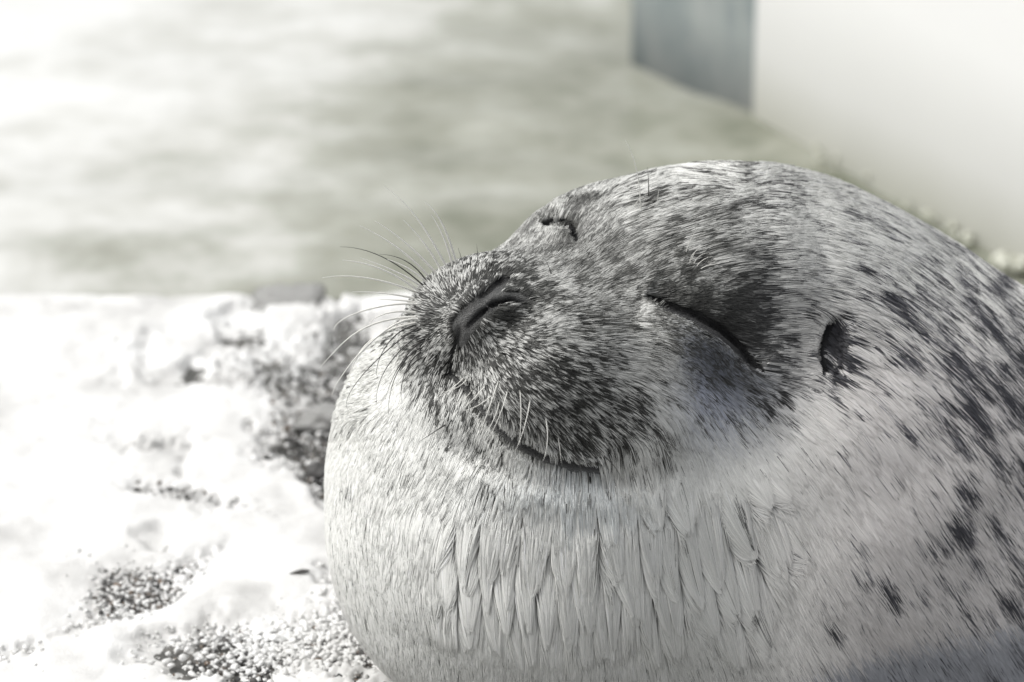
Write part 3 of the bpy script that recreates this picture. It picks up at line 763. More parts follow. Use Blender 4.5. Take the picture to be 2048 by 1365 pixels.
s = np.linspace(0, 1, K)
along = (q0 * f0).sum(1)
def warp(stretch):
    """places measured finely across the lie of the hair and coarsely along it"""
    q3 = P0.copy()
    if stretch < 1:
        q3[:, 1] = P0[:, 1] * stretch
        q3[:, 2] = P0[:, 2] * .6
    return q3
def clump_to(hair, centres, amount, power, spread=.08, stretch=1.0, pool=None, begin=0.0):
    W = warp(stretch)
    sel = np.arange(n) if pool is None else pool
    idx = np.zeros(n, int)
    idx[sel] = nearest(W[sel], W[centres])
    out = hair.copy()
    ci = centres[idx[sel]]
    off = P0[sel] - P0[ci]
    # where along the leading hair this hair starts, so that every tip ends at the lock's point
    lead = hair[ci, -1] - hair[ci, 0]
    ll = (lead * lead).sum(1) + 1e-6
    a0 = (off * lead).sum(1) / ll
    reach = smoothstep(.72, .42, a0)
    a0 = np.clip(a0, -3, .7)
    sp_ = np.clip(a0[:, None] + s[None] * (1 - a0[:, None]), 0, 1) * (K - 1)
    i0 = np.minimum(sp_.astype(int), K - 2); fr = (sp_ - i0)[..., None]
    G = hair[ci[:, None], i0] * (1 - fr) + hair[ci[:, None], i0 + 1] * fr
    off = off - lead * a0[:, None]
    ramp_ = np.clip((s - begin) / (1 - begin), 0, 1) ** power
    if pool is not None:
        reach = reach * smoothstep(190, 110, np.linalg.norm(q0[sel] - q0[ci], axis=1))
    w = ((amount[sel] * reach)[:, None] * ramp_[None])[..., None]
    out[sel] = hair[sel] + (G + off[:, None, :] * spread - hair[sel]) * w
    return out, idx

lockw = smoothstep(.78, .93, clump)
small_c = rng.choice(n, n // 10, replace=False)
hair2, sidx = clump_to(hair, small_c, np.clip(clump, 0, .95) * rng.uniform(.6, 1, n) * (1 - .9 * lockw), 1.3)
mid_c = rng.choice(n, n // 90, replace=False)
hair2, midx = clump_to(hair2, mid_c, np.clip((clump - .45) * .9, 0, .5) * (1 - .7 * lockw), 1.6)
pool = np.where(lockw > .02)[0]
# wet locks: narrow, long, in staggered rows
want = []
for yy, spread_ in ((945, 16), (1045, 24), (1150, 24), (1235, 16)):
    xx = 790 + rng.uniform(0, 30)
    while xx < 1640:
        want.append((xx, yy + rng.normal(0, spread_)))
        xx += rng.choice([16, 22, 30, 38, 48, 62])
want = np.array(want)
from mathutils import kdtree
kd = kdtree.KDTree(len(pool))
for i_, j_ in enumerate(pool):
    kd.insert((q0[j_, 0], q0[j_, 1], 0), i_)
kd.balance()
lock_c = []
for x_, y_ in want:
    co_, i_, dd_ = kd.find((x_, y_, 0))
    if dd_ < 14 and lockw[pool[i_]] > .3:
        lock_c.append(pool[i_])
lock_c = np.unique(lock_c)
sub_c = rng.choice(pool, len(pool) // 90, replace=False)
hair2, _ = clump_to(hair2, sub_c, lockw * .5, 1.5, .2, .35, pool)

_, lidx = clump_to(hair2, lock_c, lockw, 1, .03, .30, pool)
lock_k = np.clip(rng.uniform(.5, 1.25, len(lock_c)), 0, .96)
hair2, lidx = clump_to(hair2, lock_c, lockw * lock_k[lidx], 1.15, .03, .30, pool, .15)
tick("clumped")

# colour: pale or dark by tuft, then each hair a little apart; pale tips over dark roots
def blob(x, y, a_, b_):
    return np.exp(-(((q0[:, 0] - x) / a_) ** 2 + ((q0[:, 1] - y) / b_) ** 2) ** 1.5)
pad = np.clip(blob(1110, 775, 190, 150) + blob(880, 640, 80, 110), 0, 1)
soft = np.clip(.8 * blob(1260, 530, 250, 130) + blob(1420, 690, 130, 110) + blob(1120, 460, 140, 70), 0, 1)
tuft_r = rng.random(len(small_c))[sidx]
hair_r = rng.random(n)
kk = .62 - .3 * pad - .25 * soft
pick = tuft_r * kk + hair_r * (1 - kk)
tn = fbm(P0 / 30.0, 3)
amp = np.clip(darkf * 2.2, .10, .9) * (1 - .45 * pad)
prob = np.clip(darkf + (tn - .5) * amp, 0, 1)
wd = .10 + .40 * soft
isdark = smoothstep(-wd, wd, prob - pick)
sp = smoothstep(-.16, .16, sd - .12 - .75 * (.45 * tuft_r + .55 * hair_r)) * (.6 + .4 * np.clip(sd * 1.3, 0, 1))
isdark = np.clip(np.maximum(isdark, sp), 0, 1)
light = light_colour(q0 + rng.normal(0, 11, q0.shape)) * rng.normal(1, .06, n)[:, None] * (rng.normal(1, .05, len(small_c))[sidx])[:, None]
face = np.clip(blob(1270, 530, 300, 150) + blob(1400, 640, 190, 120) + .75 * blob(1080, 740, 220, 190) + .6 * blob(880, 630, 90, 130), 0, 1)
light = light * (1 - .28 * face)[:, None]
dark = dark_colour(q0) * rng.uniform(.7, 1.8, n)[:, None]
tone = np.clip(np.maximum(light, .02) ** (1 - isdark)[:, None] * np.maximum(dark, .01) ** isdark[:, None], .01, .85)
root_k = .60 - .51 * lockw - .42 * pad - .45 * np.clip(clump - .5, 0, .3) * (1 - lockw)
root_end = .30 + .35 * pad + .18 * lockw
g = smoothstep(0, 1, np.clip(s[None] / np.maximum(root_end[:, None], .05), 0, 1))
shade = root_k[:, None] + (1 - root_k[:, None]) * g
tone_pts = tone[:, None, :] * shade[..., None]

def make_hairs(name, pts, radius, tone_, mat, parent, label=None):
    n, k = pts.shape[:2]
    cu = bpy.data.hair_curves.new(name)
    cu.add_curves([k] * n)
    loc = (c2w(pts.reshape(-1, 3)) - SEAL_LOC).astype(np.float32)
    cu.position_data.foreach_set("vector", loc.ravel())
    ra = cu.attributes.get("radius") or cu.attributes.new("radius", 'FLOAT', 'POINT')
    ra.data.foreach_set("value", (radius.reshape(-1) * PX).astype(np.float32))
    ca = cu.attributes.new("tone", 'FLOAT_COLOR', 'POINT')
    ca.data.foreach_set("color", np.concatenate([tone_.reshape(-1, 3), np.ones((n * k, 1))], 1).astype(np.float32).ravel())
    cu.materials.append(mat)
    ob = bpy.data.objects.new(name, cu)
    col.objects.link(ob)
    ob.parent = parent
    ob["kind"] = "stuff"
    if label:
        ob["label"] = label
    return ob

m, t, b = material("seal_fur")
a = node(t, "ShaderNodeAttribute", attribute_name="tone")
t.links.new(a.outputs["Color"], b.inputs["Base Color"])
b.inputs["Roughness"].default_value = .36
b.inputs["Specular IOR Level"].default_value = .5
FUR_MAT = m
rad = np.array([1.0, 1.1, 1.05, .9, .65, .2])[None] * (1 + 1.0 * ((q0[:, 0] > 2120) | (q0[:, 1] > 1430)))[:, None] * (rng.uniform(.75, 1.25, n) * (1 - .2 * pad))[:, None]
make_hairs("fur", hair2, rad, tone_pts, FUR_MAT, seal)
tick("fur")

# ------------------------------------------------------------------ whiskers, one by one: light or dark, traced root to tip
WHISKERS = [
 ('l', [(875, 551), (814, 489), (749, 442)]), ('l', [(898, 541), (872, 497), (830, 432), (767, 372)]), ('l', [(914, 531), (899, 484), (879, 439), (850, 405)]),
 ('l', [(856, 569), (819, 539), (774, 519)]), ('d', [(855, 566), (814, 524), (759, 509)]), ('l', [(844, 589), (789, 551), (734, 529), (685, 521)]),
 ('l', [(839, 589), (794, 571), (724, 555), (645, 556)]), ('l', [(836, 599), (774, 588), (705, 584)]), ('l', [(835, 606), (799, 601), (754, 600)]),
 ('d', [(849, 574), (764, 514), (680, 494)]), ('l', [(836, 626), (779, 626), (739, 646)]), ('l', [(836, 634), (749, 648), (690, 683), (640, 736)]),
 ('l', [(838, 645), (754, 673), (715, 713), (693, 763)]), ('d', [(840, 650), (789, 673), (759, 718), (755, 756)]), ('d', [(842, 655), (784, 693), (715, 763), (695, 820)]),
 ('d', [(845, 668), (799, 703), (764, 753), (753, 808)]), ('d', [(848, 694), (809, 723), (784, 773), (777, 830)]), ('d', [(848, 702), (819, 728), (804, 768), (804, 805)]),
 ('d', [(850, 713), (817, 738), (814, 768)]), ('d', [(926, 533), (922, 515), (916, 496)]), ('d', [(955, 533), (955, 510), (953, 489)]), ('d', [(1103, 552), (1098, 535), (1089, 518)]),
 ('l', [(1003, 745), (969, 843), (951, 890)]), ('l', [(1036, 735), (1042, 828), (1036, 890)]), ('l', [(1030, 712), (1038, 760), (1044, 800)]), ('l', [(1115, 868), (1120, 900), (1122, 926)]),
 ('l', [(1158, 897), (1166, 915), (1174, 934)]), ('l', [(972, 770), (945, 800), (917, 825)]), ('l', [(985, 790), (955, 812), (925, 822)]), ('l', [(928, 756), (900, 780), (866, 800)]),
 ('d', [(894, 848), (866, 866), (838, 884)]), ('l', [(909, 636), (930, 645), (952, 658)]), ('d', [(1303, 866), (1335, 885), (1363, 908)]), ('l', [(1000, 800), (985, 845), (960, 880)]),
 ('l', [(1372, 506), (1381, 480), (1396, 456)]), ('l', [(1281, 425), (1279, 380), (1270, 328), (1250, 280)]), ('d', [(1297, 395), (1297, 365), (1295, 335)]), ('l', [(1316, 402), (1316, 392), (1319, 378)]),
 ('d', [(1200, 905), (1230, 935), (1245, 965)]), ('d', [(1072, 850), (1085, 890), (1090, 925)]), ('l', [(945, 780), (925, 800), (900, 808)]), ('l', [(1075, 595), (1062, 620), (1060, 650)]),
 ('l', [(1388, 528), (1400, 512), (1420, 506)]), ('l', [(1394, 532), (1410, 518), (1428, 514)]), ('l', [(1384, 520), (1392, 502), (1408, 492)]), ('d', [(1400, 536), (1416, 522), (1414, 508)]), ('l', [(1402, 538), (1420, 530), (1436, 532)]), ('l', [(1380, 524), (1386, 508), (1398, 500)]),
 ('l', [(1268, 418), (1276, 402), (1290, 396)]), ('l', [(1276, 422), (1288, 408), (1304, 404)]), ('d', [(1284, 420), (1298, 406), (1306, 392)]), ('l', [(1290, 424), (1304, 412), (1322, 410)]),
 ('l', [(862, 560), (800, 500), (720, 452)]), ('l', [(884, 546), (850, 490), (806, 440)]), ('l', [(906, 536), (888, 478), (862, 430)]), ('l', [(840, 610), (770, 612), (700, 632), (668, 660)]),
 ('l', [(842, 640), (770, 662), (700, 730), (664, 790)]), ('d', [(846, 680), (800, 730), (770, 800)]), ('l', [(850, 580), (800, 548), (720, 516)]), ('l', [(1062, 790), (1050, 850), (1030, 905)]),
 ('l', [(1090, 830), (1095, 880), (1085, 925)]), ('l', [(1018, 770), (1000, 830), (975, 880)]), ('d', [(1140, 880), (1160, 930), (1165, 965)]), ('l', [(940, 752), (915, 775), (880, 785)]),
]
mats = {}
for key, c in (('l', (.86, .85, .80)), ('d', (.05, .048, .045))):
    m, t, b = material("whisker_" + ('pale' if key == 'l' else 'dark'))
    b.inputs["Base Color"].default_value = (*c, 1); b.inputs["Roughness"].default_value = .35
    no = node(t, "ShaderNodeTexNoise", Scale=120.0)
    rp = ramp(t, no.outputs["Fac"], [(.3, tuple(x * .75 for x in c)), (.7, c)])
    t.links.new(rp.outputs[0], b.inputs["Base Color"])
    mats[key] = m
for key, pts in WHISKERS:
    pts = np.array(pts, float)
    root = cast(base_sdf, pts[:1, 0], pts[:1, 1])[0]
    if root[2] < -600:
        root[2] = 120
    # smooth path through the traced points
    tt = np.linspace(0, 1, len(pts)); uu = np.linspace(0, 1, 13)
    deg = min(len(pts) - 1, 3)
    X = np.polyval(np.polyfit(tt, pts[:, 0], deg), uu); Y = np.polyval(np.polyfit(tt, pts[:, 1], deg), uu)
    L_ = np.linalg.norm(pts[-1] - pts[0])
    Z = root[2] + (0.30 * L_) * uu * (1 - .5 * uu) + 6 * uu
    path = np.stack([X - 1024, 682.5 - Y, Z], -1)
    k = (CD - Z) / CD
    path[:, 0] *= k; path[:, 1] *= k
    r0 = 2.9 if key == 'l' else 1.7
    if pts[0, 0] > 925: r0 = 1.5
    if L_ < 60: r0 *= .75
    V = []; F = []
    tang = np.gradient(path, axis=0); tang /= np.linalg.norm(tang, axis=1, keepdims=True)
    for i in range(13):
        a1 = np.cross(tang[i], [0, 0, 1.0]); a1 /= np.linalg.norm(a1); a2_ = np.cross(tang[i], a1)
        r_ = r0 * (1 - .85 * uu[i])
        for j in range(5):
            an = j * 2 * math.pi / 5
            V.append(path[i] + r_ * (math.cos(an) * a1 + math.sin(an) * a2_))
    for i in range(12):
        for j in range(5):
            F.append((i * 5 + j, i * 5 + (j + 1) % 5, (i + 1) * 5 + (j + 1) % 5, (i + 1) * 5 + j))
    me = new_mesh("whisker", c2w(np.array(V)) - SEAL_LOC, F)
    me.materials.append(mats[key])
    o = bpy.data.objects.new("whisker", me); col.objects.link(o); o.parent = seal
# ------------------------------------------------------------------ the ledge, snow, water and walls
def obj(name, me, mat, kind=None, parent=None, loc=None):
    if mat: me.materials.append(mat)
    o = bpy.data.objects.new(name, me); col.objects.link(o)
    if parent: o.parent = parent
    if kind: o["kind"] = kind
    if loc is not None: o.location = loc
    return o

EDGE_Y = ground_hit(300, 592, 0)[1]
WATER_Z = -0.07
def prism(plan, z0, z1):
    n = len(plan)
    V = [(x, y, z0) for x, y in plan] + [(x, y, z1) for x, y in plan]
    me = bpy.data.meshes.new("prism")
    F = [tuple(range(n))[::-1], tuple(range(n, 2 * n))] + [(i, (i + 1) % n, n + (i + 1) % n, n + i) for i in range(n)]
    me.from_pydata(V, [], F); me.update()
    return me

m, t, b = material("dark_concrete")
tc = node(t, "ShaderNodeTexCoord")
n1 = node(t, "ShaderNodeTexNoise", Scale=60.0, Detail=8.0)
t.links.new(tc.outputs["Object"], n1.inputs["Vector"])
r = ramp(t, n1.outputs["Fac"], [(.3, (.05, .05, .047)), (.55, (.12, .118, .11)), (.75, (.22, .21, .19))])
t.links.new(r.outputs[0], b.inputs["Base Color"]); b.inputs["Roughness"].default_value = .75
bp = node(t, "ShaderNodeBump", Strength=.8, Distance=.003); t.links.new(n1.outputs["Fac"], bp.inputs["Height"]); t.links.new(bp.outputs[0], b.inputs["Normal"])
CONC = m
ledge = obj("ledge", prism([(-3, -1.2), (3, -1.2), (3, EDGE_Y), (-3, EDGE_Y)], -.6, -.002), CONC, "structure")

# snow: a sheet of uneven thickness that sinks below the concrete where it is bare
xs = np.concatenate([np.arange(-1.2, -.34, .02), np.arange(-.34, .06, .0013), np.arange(.06, 1.6, .02)])
ys = np.concatenate([np.arange(-.5, -.2, .01), np.arange(-.2, EDGE_Y - .012, .0018), [EDGE_Y - .010, EDGE_Y - .006, EDGE_Y - .002]])
X, Y = np.meshgrid(xs, ys, indexing='ij')
G = np.stack([X.ravel(), Y.ravel(), np.zeros(X.size)], -1)
gq = proj(w2c(G))
th = .0035 + .0035 * (fbm(G * 14 + 5, 4) - .5) + .004 * (fbm(G * 60 + 9, 3) - .5)
gran = fbm(G * np.array([420, 420, 1]) + 3, 2) - .5
# bare patches: x, y, half width, half height (photo), slant, depth
for (x, y, a_, b_, sl, dp) in [(275, 1188, 85, 40, -.35, 1), (330, 990, 70, 13, .1, .75), (420, 1005, 100, 12, .25, .55), (540, 740, 130, 40, .2, .85), (620, 850, 75, 70, .4, 1.0), (600, 606, 80, 16, 0, 1.0), (640, 690, 70, 30, 0, .8), (690, 790, 40, 60, 0, 1.0),
                               (600, 1300, 170, 55, -.25, .62), (720, 1290, 80, 90, 0, .9), (640, 950, 40, 20, 0, .8), (330, 900, 70, 14, 0, .4), (690, 1000, 24, 60, 0, .7), (400, 1130, 60, 14, -.4, .6),
                               (200, 1250, 90, 10, -.3, .5), (30, 1310, 60, 14, -.2, .6), (700, 640, 60, 40, 0, .6), (560, 920, 60, 24, 0, .5), (380, 1355, 30, 10, 0, .5), (690, 880, 40, 60, 0, .9), (450, 760, 60, 20, 0, .35)]:
    ex = (gq[:, 0] - x) / a_; ey = (gq[:, 1] - y - sl * (gq[:, 0] - x)) / b_
    w = np.exp(-(ex * ex + ey * ey))
    th -= w * dp * .0062
    th += w * gran * .011
th -= .0055 * smoothstep(.56, .70, fbm(G * np.array([38, 30, 1]) + 77, 4)) * smoothstep(120, 380, gq[:, 0])
# soft heaps towards the far edge, beside the chest
for (x, y, a_, b_, h) in [(470, 640, 150, 24, .004), (640, 640, 60, 18, .005), (180, 650, 200, 30, .003), (460, 1075, 250, 34, .003)]:
    ex = (gq[:, 0] - x) / a_; ey = (gq[:, 1] - y) / b_
    th += np.exp(-(ex * ex + ey * ey)) * h * .6 * (.2 + 1.6 * fbm(G * 45 + x, 3))
th -= .010 * smoothstep(800, 900, gq[:, 0]) * smoothstep(900, 1100, gq[:, 1]) + .010 * smoothstep(1370, 1440, gq[:, 1]) * smoothstep(200, 500, gq[:, 0])
th = np.where(Y.ravel() > EDGE_Y - .004, np.minimum(th, -.004), th)
G[:, 2] = th
ni, nj = X.shape
ii, jj = np.meshgrid(np.arange(ni - 1), np.arange(nj - 1), indexing='ij')
F = np.stack([ii * nj + jj, (ii + 1) * nj + jj, (ii + 1) * nj + jj + 1, ii * nj + jj + 1], -1).reshape(-1, 4)
m, t, b = material("snow")
tc = node(t, "ShaderNodeTexCoord")
n1 = node(t, "ShaderNodeTexNoise", Scale=700.0, Detail=3.0); t.links.new(tc.outputs["Object"], n1.inputs["Vector"])
n2 = node(t, "ShaderNodeTexNoise", Scale=22.0, Detail=7.0); t.links.new(tc.outputs["Object"], n2.inputs["Vector"])
r = ramp(t, n2.outputs["Fac"], [(.30, (.50, .495, .48)), (.48, (.72, .715, .70)), (.66, (.82, .82, .81))])
t.links.new(r.outputs[0], b.inputs["Base Color"]); b.inputs["Roughness"].default_value = .7
bp = node(t, "ShaderNodeBump", Strength=.5, Distance=.0006); t.links.new(n1.outputs["Fac"], bp.inputs["Height"]); t.links.new(bp.outputs[0], b.inputs["Normal"])
SNOW = m
snow = obj("snow", new_mesh("snow", G, F), SNOW, "stuff")
snow["label"] = "patchy white granular snow covering the dark ledge"; snow["category"] = "snow"

def lumps(count, boxes, rmin, rmax, sink):
    ico = bmesh.new(); bmesh.ops.create_icosphere(ico, subdivisions=1, radius=1)
    bv = np.array([v.co[:] for v in ico.verts]); bf = np.array([[v.index for v in f.verts] for f in ico.faces]); ico.free()
    V = []; F = []
    wts = np.array([bx[4] for bx in boxes], float); wts /= wts.sum()
    for i in range(count):
        bx = boxes[rng.choice(len(boxes), p=wts)]
        x = rng.normal(bx[0], bx[2]); y = rng.normal(bx[1], bx[3])
        p = ground_hit(x, y, 0)
        if p[1] > EDGE_Y - .01: continue
        r_ = rmin + (rmax - rmin) * rng.random() ** 2
        sc_ = r_ * rng.uniform(.6, 1.3, 3) * np.array([1, 1, .7])
        vv = bv * (1 + rng.normal(0, .30, (len(bv), 1)))
        an = rng.random() * 6.28; ca, sa = math.cos(an), math.sin(an)
        vv = vv * sc_; vv = np.stack([vv[:, 0] * ca - vv[:, 1] * sa, vv[:, 0] * sa + vv[:, 1] * ca, vv[:, 2]], -1)
        V.append(vv + p + np.array([0, 0, r_ * .3 + sink * rng.random()])); F.append(bf + len(bv) * len(F))
    return new_mesh("lumps", np.concatenate(V), np.concatenate(F), False)
gr = obj("snow_grains", lumps(9000, [(600, 1300, 90, 40, 4), (690, 1240, 40, 40, 1.5), (280, 1185, 90, 35, 1.6), (420, 1140, 50, 18, .5), (680, 1000, 30, 70, .5), (600, 800, 80, 90, 1.6), (420, 1000, 90, 14, .5), (100, 1300, 90, 30, .3), (400, 1280, 200, 70, 1)], .0003, .0017, .002), SNOW, "stuff")
gr["label"] = "loose white snow crumbs scattered over the bare dark patches"; gr["category"] = "snow"
m, t, b = material("grit")
oi = node(t, "ShaderNodeNewGeometry")
r = ramp(t, oi.outputs["Random Per Island"], [(0, (.035, .035, .035)), (.6, (.10, .095, .09)), (.88, (.16, .14, .12)), (1, (.17, .12, .085))])
t.links.new(r.outputs[0], b.inputs["Base Color"]); b.inputs["Roughness"].default_value = .7
GRIT = m
gt = obj("gravel", lumps(2600, [(600, 1300, 100, 45, 3), (735, 1270, 22, 60, 1.8), (275, 1185, 60, 22, 2), (620, 850, 60, 50, 1), (350, 990, 70, 10, .5), (640, 950, 30, 20, .3), (690, 900, 16, 60, .6)], .0005, .0019, .001), GRIT, "stuff")
gt["label"] = "dark wet grit showing through gaps in the snow"; gt["category"] = "gravel"

def rock(x, y, w_, d_, h_, seed, name, label, mat, cat="stone", group=None):
    bm = bmesh.new(); bmesh.ops.create_icosphere(bm, subdivisions=4, radius=1)
    V = np.array([v.co[:] for v in bm.verts])
    nz_ = fbm(V * 1.6 + seed * 7.7 + 20, 4); V = V * (.5 + 1.0 * nz_)[:, None]
    fine = fbm(V * 7 + seed + 40, 3); V *= (.92 + .16 * fine)[:, None]
    V *= np.array([w_, d_, h_])
    for v, c in zip(bm.verts, V): v.co = c
    me = bpy.data.meshes.new(name); bm.to_mesh(me); bm.free()
    me.polygons.foreach_set("use_smooth", np.ones(len(me.polygons), bool))
    p = ground_hit(x, y, 0)
    o = obj(name, me, mat, loc=(p[0], p[1], h_ * .35))
    o.rotation_euler[2] = seed * 1.3
    o["label"] = label; o["category"] = cat
    if group: o["group"] = group
    return o
m, t, b = material("snowy_stone")
ge = node(t, "ShaderNodeNewGeometry"); sx = node(t, "ShaderNodeSeparateXYZ"); t.links.new(ge.outputs["Normal"], sx.inputs[0])
no = node(t, "ShaderNodeTexNoise", Scale=90.0, Detail=6.0)
ad = node(t, "ShaderNodeMath", operation='MULTIPLY_ADD'); ad.inputs[2].default_value = .12; t.links.new(sx.outputs["Z"], ad.inputs[0]); t.links.new(no.outputs["Fac"], ad.inputs[1])
r = ramp(t, ad.outputs[0], [(.0, (.08, .08, .076)), (.55, (.16, .157, .15)), (.72, (.5, .5, .485))])
t.links.new(r.outputs[0], b.inputs["Base Color"]); b.inputs["Roughness"].default_value = .8
STONE = m
for a in [(585, 608, .018, .020, .0035, 2, "low dark stone at the ledge's far edge behind the seal's chin"),
          (655, 850, .011, .015, .006, 4, "dark snow-dusted stone close beside the seal's throat"),
          (640, 950, .005, .007, .004, 8, "small dark pebble lying left of the seal's throat")]:
    rock(*a[:6], "stone" if a[5] != 8 else "pebble", a[6], STONE if a[5] != 8 else GRIT, group="stones on the ledge")
# a twig lying on the snow
p = ground_hit(600, 1146, .004)
tw = []; F = []
for i, (dx, dz, r_) in enumerate([(-.0045, 0, .0004), (-.002, .0004, .0008), (.001, .0007, .0009), (.004, .0003, .0005)]):
    for j in range(6):
        an = j * math.pi / 3; tw.append((dx, .3 * dx + r_ * math.cos(an), dz + r_ * math.sin(an)))
for i in range(3):
    for j in range(6): F.append((i * 6 + j, i * 6 + (j + 1) % 6, (i + 1) * 6 + (j + 1) % 6, (i + 1) * 6 + j))
tg = obj("twig", new_mesh("twig", tw, F), GRIT, loc=p)
tg["label"] = "tiny dark twig lying on the snow left of the seal"; tg["category"] = "twig"

# water: real low waves
ws = .012
wx = np.concatenate([np.arange(-12, -2, .5), np.arange(-2, 2, ws), np.arange(2, 12.1, .5)])
wy = np.concatenate([np.arange(EDGE_Y - .3, EDGE_Y + 2.2, ws), np.arange(EDGE_Y + 2.2, 30, .5)])
X, Y = np.meshgrid(wx, wy, indexing='ij')
wp = np.stack([X.ravel(), Y.ravel(), np.zeros(X.size)], -1)
Z = .010 * (fbm(wp * np.array([5, 14, 1]) + 3, 3) - .5) + .004 * (fbm(wp * np.array([16, 34, 1]) + 31, 2) - .5)
wp[:, 2] = WATER_Z + Z
ni, nj = X.shape
ii, jj = np.meshgrid(np.arange(ni - 1), np.arange(nj - 1), indexing='ij')
F = np.stack([ii * nj + jj, (ii + 1) * nj + jj, (ii + 1) * nj + jj + 1, ii * nj + jj + 1], -1).reshape(-1, 4)
m, t, b = material("pool_water")
tc = node(t, "ShaderNodeTexCoord")
mp = node(t, "ShaderNodeMapping"); mp.inputs["Scale"].default_value = (3.4, 4.4, 1)
t.links.new(tc.outputs["Object"], mp.inputs[0])
n1 = node(t, "ShaderNodeTexNoise", Scale=3.2, Detail=8.0, Roughness=.66); t.links.new(mp.outputs[0], n1.inputs["Vector"])
sx = node(t, "ShaderNodeSeparateXYZ"); t.links.new(tc.outputs["Object"], sx.inputs[0])
mr = node(t, "ShaderNodeMapRange"); mr.inputs[1].default_value = -.06; mr.inputs[2].default_value = -.46; mr.inputs[3].default_value = -.08; mr.inputs[4].default_value = .42  # whitish glare painted into the water colour, stronger to the left and far
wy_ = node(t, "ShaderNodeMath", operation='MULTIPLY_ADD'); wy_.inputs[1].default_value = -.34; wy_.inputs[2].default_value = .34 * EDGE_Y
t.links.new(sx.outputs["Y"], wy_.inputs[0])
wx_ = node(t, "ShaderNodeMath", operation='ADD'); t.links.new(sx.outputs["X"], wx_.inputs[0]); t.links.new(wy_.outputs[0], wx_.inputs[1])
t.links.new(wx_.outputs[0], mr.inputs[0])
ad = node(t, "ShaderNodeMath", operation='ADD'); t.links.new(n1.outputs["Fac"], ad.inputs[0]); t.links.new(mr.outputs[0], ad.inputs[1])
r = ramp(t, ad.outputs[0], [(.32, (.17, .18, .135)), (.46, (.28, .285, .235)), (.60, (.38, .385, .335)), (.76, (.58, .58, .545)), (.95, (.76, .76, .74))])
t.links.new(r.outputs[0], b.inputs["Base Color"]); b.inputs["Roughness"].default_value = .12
b.inputs["IOR"].default_value = 1.33
WATER = m
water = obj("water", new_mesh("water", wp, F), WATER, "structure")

# pool walls: a white one running towards the viewer, a blue-grey one at its far end
A = ground_hit(1262, 132, WATER_Z)[:2]; Bp = ground_hit(1506, 240, WATER_Z)[:2]; Cp = ground_hit(2048, 548, WATER_Z)[:2]
Dp = Bp + (Cp - Bp) * 1.25
m, t, b = material("white_wall_paint")
tc = node(t, "ShaderNodeTexCoord")
n1 = node(t, "ShaderNodeTexNoise", Scale=3.0, Detail=6.0); t.links.new(tc.outputs["Object"], n1.inputs["Vector"])
sx = node(t, "ShaderNodeSeparateXYZ"); t.links.new(tc.outputs["Object"], sx.inputs[0])
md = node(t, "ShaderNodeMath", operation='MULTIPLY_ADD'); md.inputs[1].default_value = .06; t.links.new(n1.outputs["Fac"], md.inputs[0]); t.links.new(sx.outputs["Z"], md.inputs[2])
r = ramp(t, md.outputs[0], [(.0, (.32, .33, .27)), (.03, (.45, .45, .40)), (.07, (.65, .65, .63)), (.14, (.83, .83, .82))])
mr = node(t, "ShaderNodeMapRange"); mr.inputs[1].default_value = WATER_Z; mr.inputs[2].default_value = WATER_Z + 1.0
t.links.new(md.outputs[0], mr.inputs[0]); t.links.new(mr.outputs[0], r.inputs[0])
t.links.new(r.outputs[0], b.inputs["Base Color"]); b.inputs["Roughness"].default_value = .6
WALL = m
m, t, b = material("blue_grey_paint")
tc = node(t, "ShaderNodeTexCoord")
mp = node(t, "ShaderNodeMapping"); mp.inputs["Scale"].default_value = (5, 5, 1.6); t.links.new(tc.outputs["Object"], mp.inputs[0])
n1 = node(t, "ShaderNodeTexNoise", Scale=4.0, Detail=7.0, Roughness=.65); t.links.new(mp.outputs[0], n1.inputs["Vector"])
r = ramp(t, n1.outputs["Fac"], [(.3, (.16, .205, .21)), (.5, (.28, .315, .315)), (.7, (.42, .44, .425))])
t.links.new(r.outputs[0], b.inputs["Base Color"]); b.inputs["Roughness"].default_value = .6
sx = node(t, "ShaderNodeSeparateXYZ"); t.links.new(tc.outputs["Object"], sx.inputs[0])
mr = node(t, "ShaderNodeMapRange"); mr.inputs[1].default_value = WATER_Z; mr.inputs[2].default_value = WATER_Z + .05; mr.inputs[3].default_value = .45; mr.inputs[4].default_value = 1
t.links.new(sx.outputs["Z"], mr.inputs[0])
mu = node(t, "ShaderNodeMix", data_type='RGBA', blend_type='MULTIPLY'); mu.inputs[0].default_value = 1
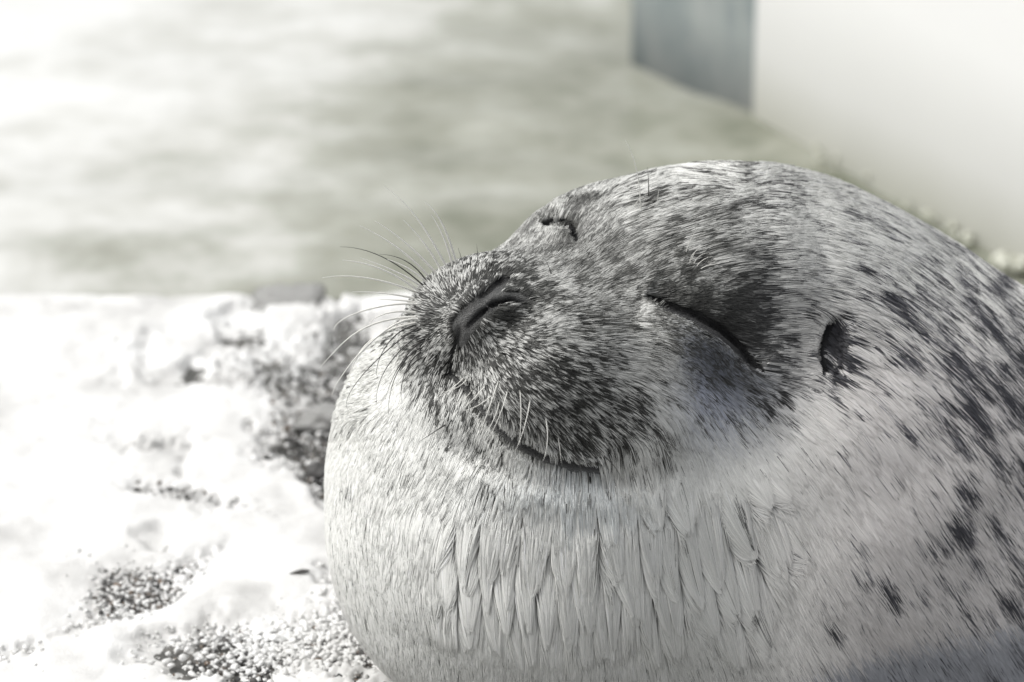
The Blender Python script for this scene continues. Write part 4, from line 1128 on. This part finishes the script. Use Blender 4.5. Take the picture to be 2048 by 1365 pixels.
t.links.new(r.outputs[0], mu.inputs[6]); t.links.new(mr.outputs[0], mu.inputs[7]); t.links.new(mu.outputs[2], b.inputs["Base Color"])
BLUE = m
perp = np.array([-(Cp - Bp)[1], (Cp - Bp)[0]]); perp /= np.linalg.norm(perp); perp *= np.sign(perp[0])
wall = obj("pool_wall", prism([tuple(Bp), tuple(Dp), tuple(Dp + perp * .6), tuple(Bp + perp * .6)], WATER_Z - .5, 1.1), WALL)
wall["label"] = "white painted pool wall rising from the water behind the seal's back"; wall["category"] = "wall"
e = np.array([.003, .004])
perp2 = np.array([-(Bp - A)[1], (Bp - A)[0]]); perp2 /= np.linalg.norm(perp2); perp2 *= np.sign(perp2[0] + perp2[1])
w2 = obj("pool_wall", prism([tuple(A), tuple(Bp + e), tuple(Bp + e + perp2 * .4), tuple(A + perp2 * .4)], WATER_Z - .5, 1.0), BLUE)
w2["label"] = "blue-grey wall standing in the water at the white wall's far end"; w2["category"] = "wall"

# wet crusts of ice and algae along the white wall's foot
m, t, b = material("wall_crust")
no = node(t, "ShaderNodeTexNoise", Scale=60.0, Detail=4.0)
r = ramp(t, no.outputs["Fac"], [(.4, (.36, .37, .26)), (.6, (.75, .75, .70))]); t.links.new(r.outputs[0], b.inputs["Base Color"])
V = []; F = []
ico = bmesh.new(); bmesh.ops.create_icosphere(ico, subdivisions=2, radius=1)
bv = np.array([v.co[:] for v in ico.verts]); bf = np.array([[v.index for v in f.verts] for f in ico.faces]); ico.free()
for i in range(26):
    u = rng.uniform(.25, 1.15); p = Bp + (Cp - Bp) * u - perp * rng.uniform(0, .012)
    r_ = rng.uniform(.0015, .0045) * (1.3 if u > .8 else .6)
    V.append(bv * r_ * rng.uniform(.7, 1.3, 3) * (1 + rng.normal(0, .12, (len(bv), 1))) + np.array([p[0], p[1], WATER_Z + .006])); F.append(bf + i * len(bv))
cr = obj("ice_crust", new_mesh("ice_crust", np.concatenate(V), np.concatenate(F)), m, "stuff")
cr["label"] = "pale crust of ice and algae along the white wall's waterline"; cr["category"] = "ice"
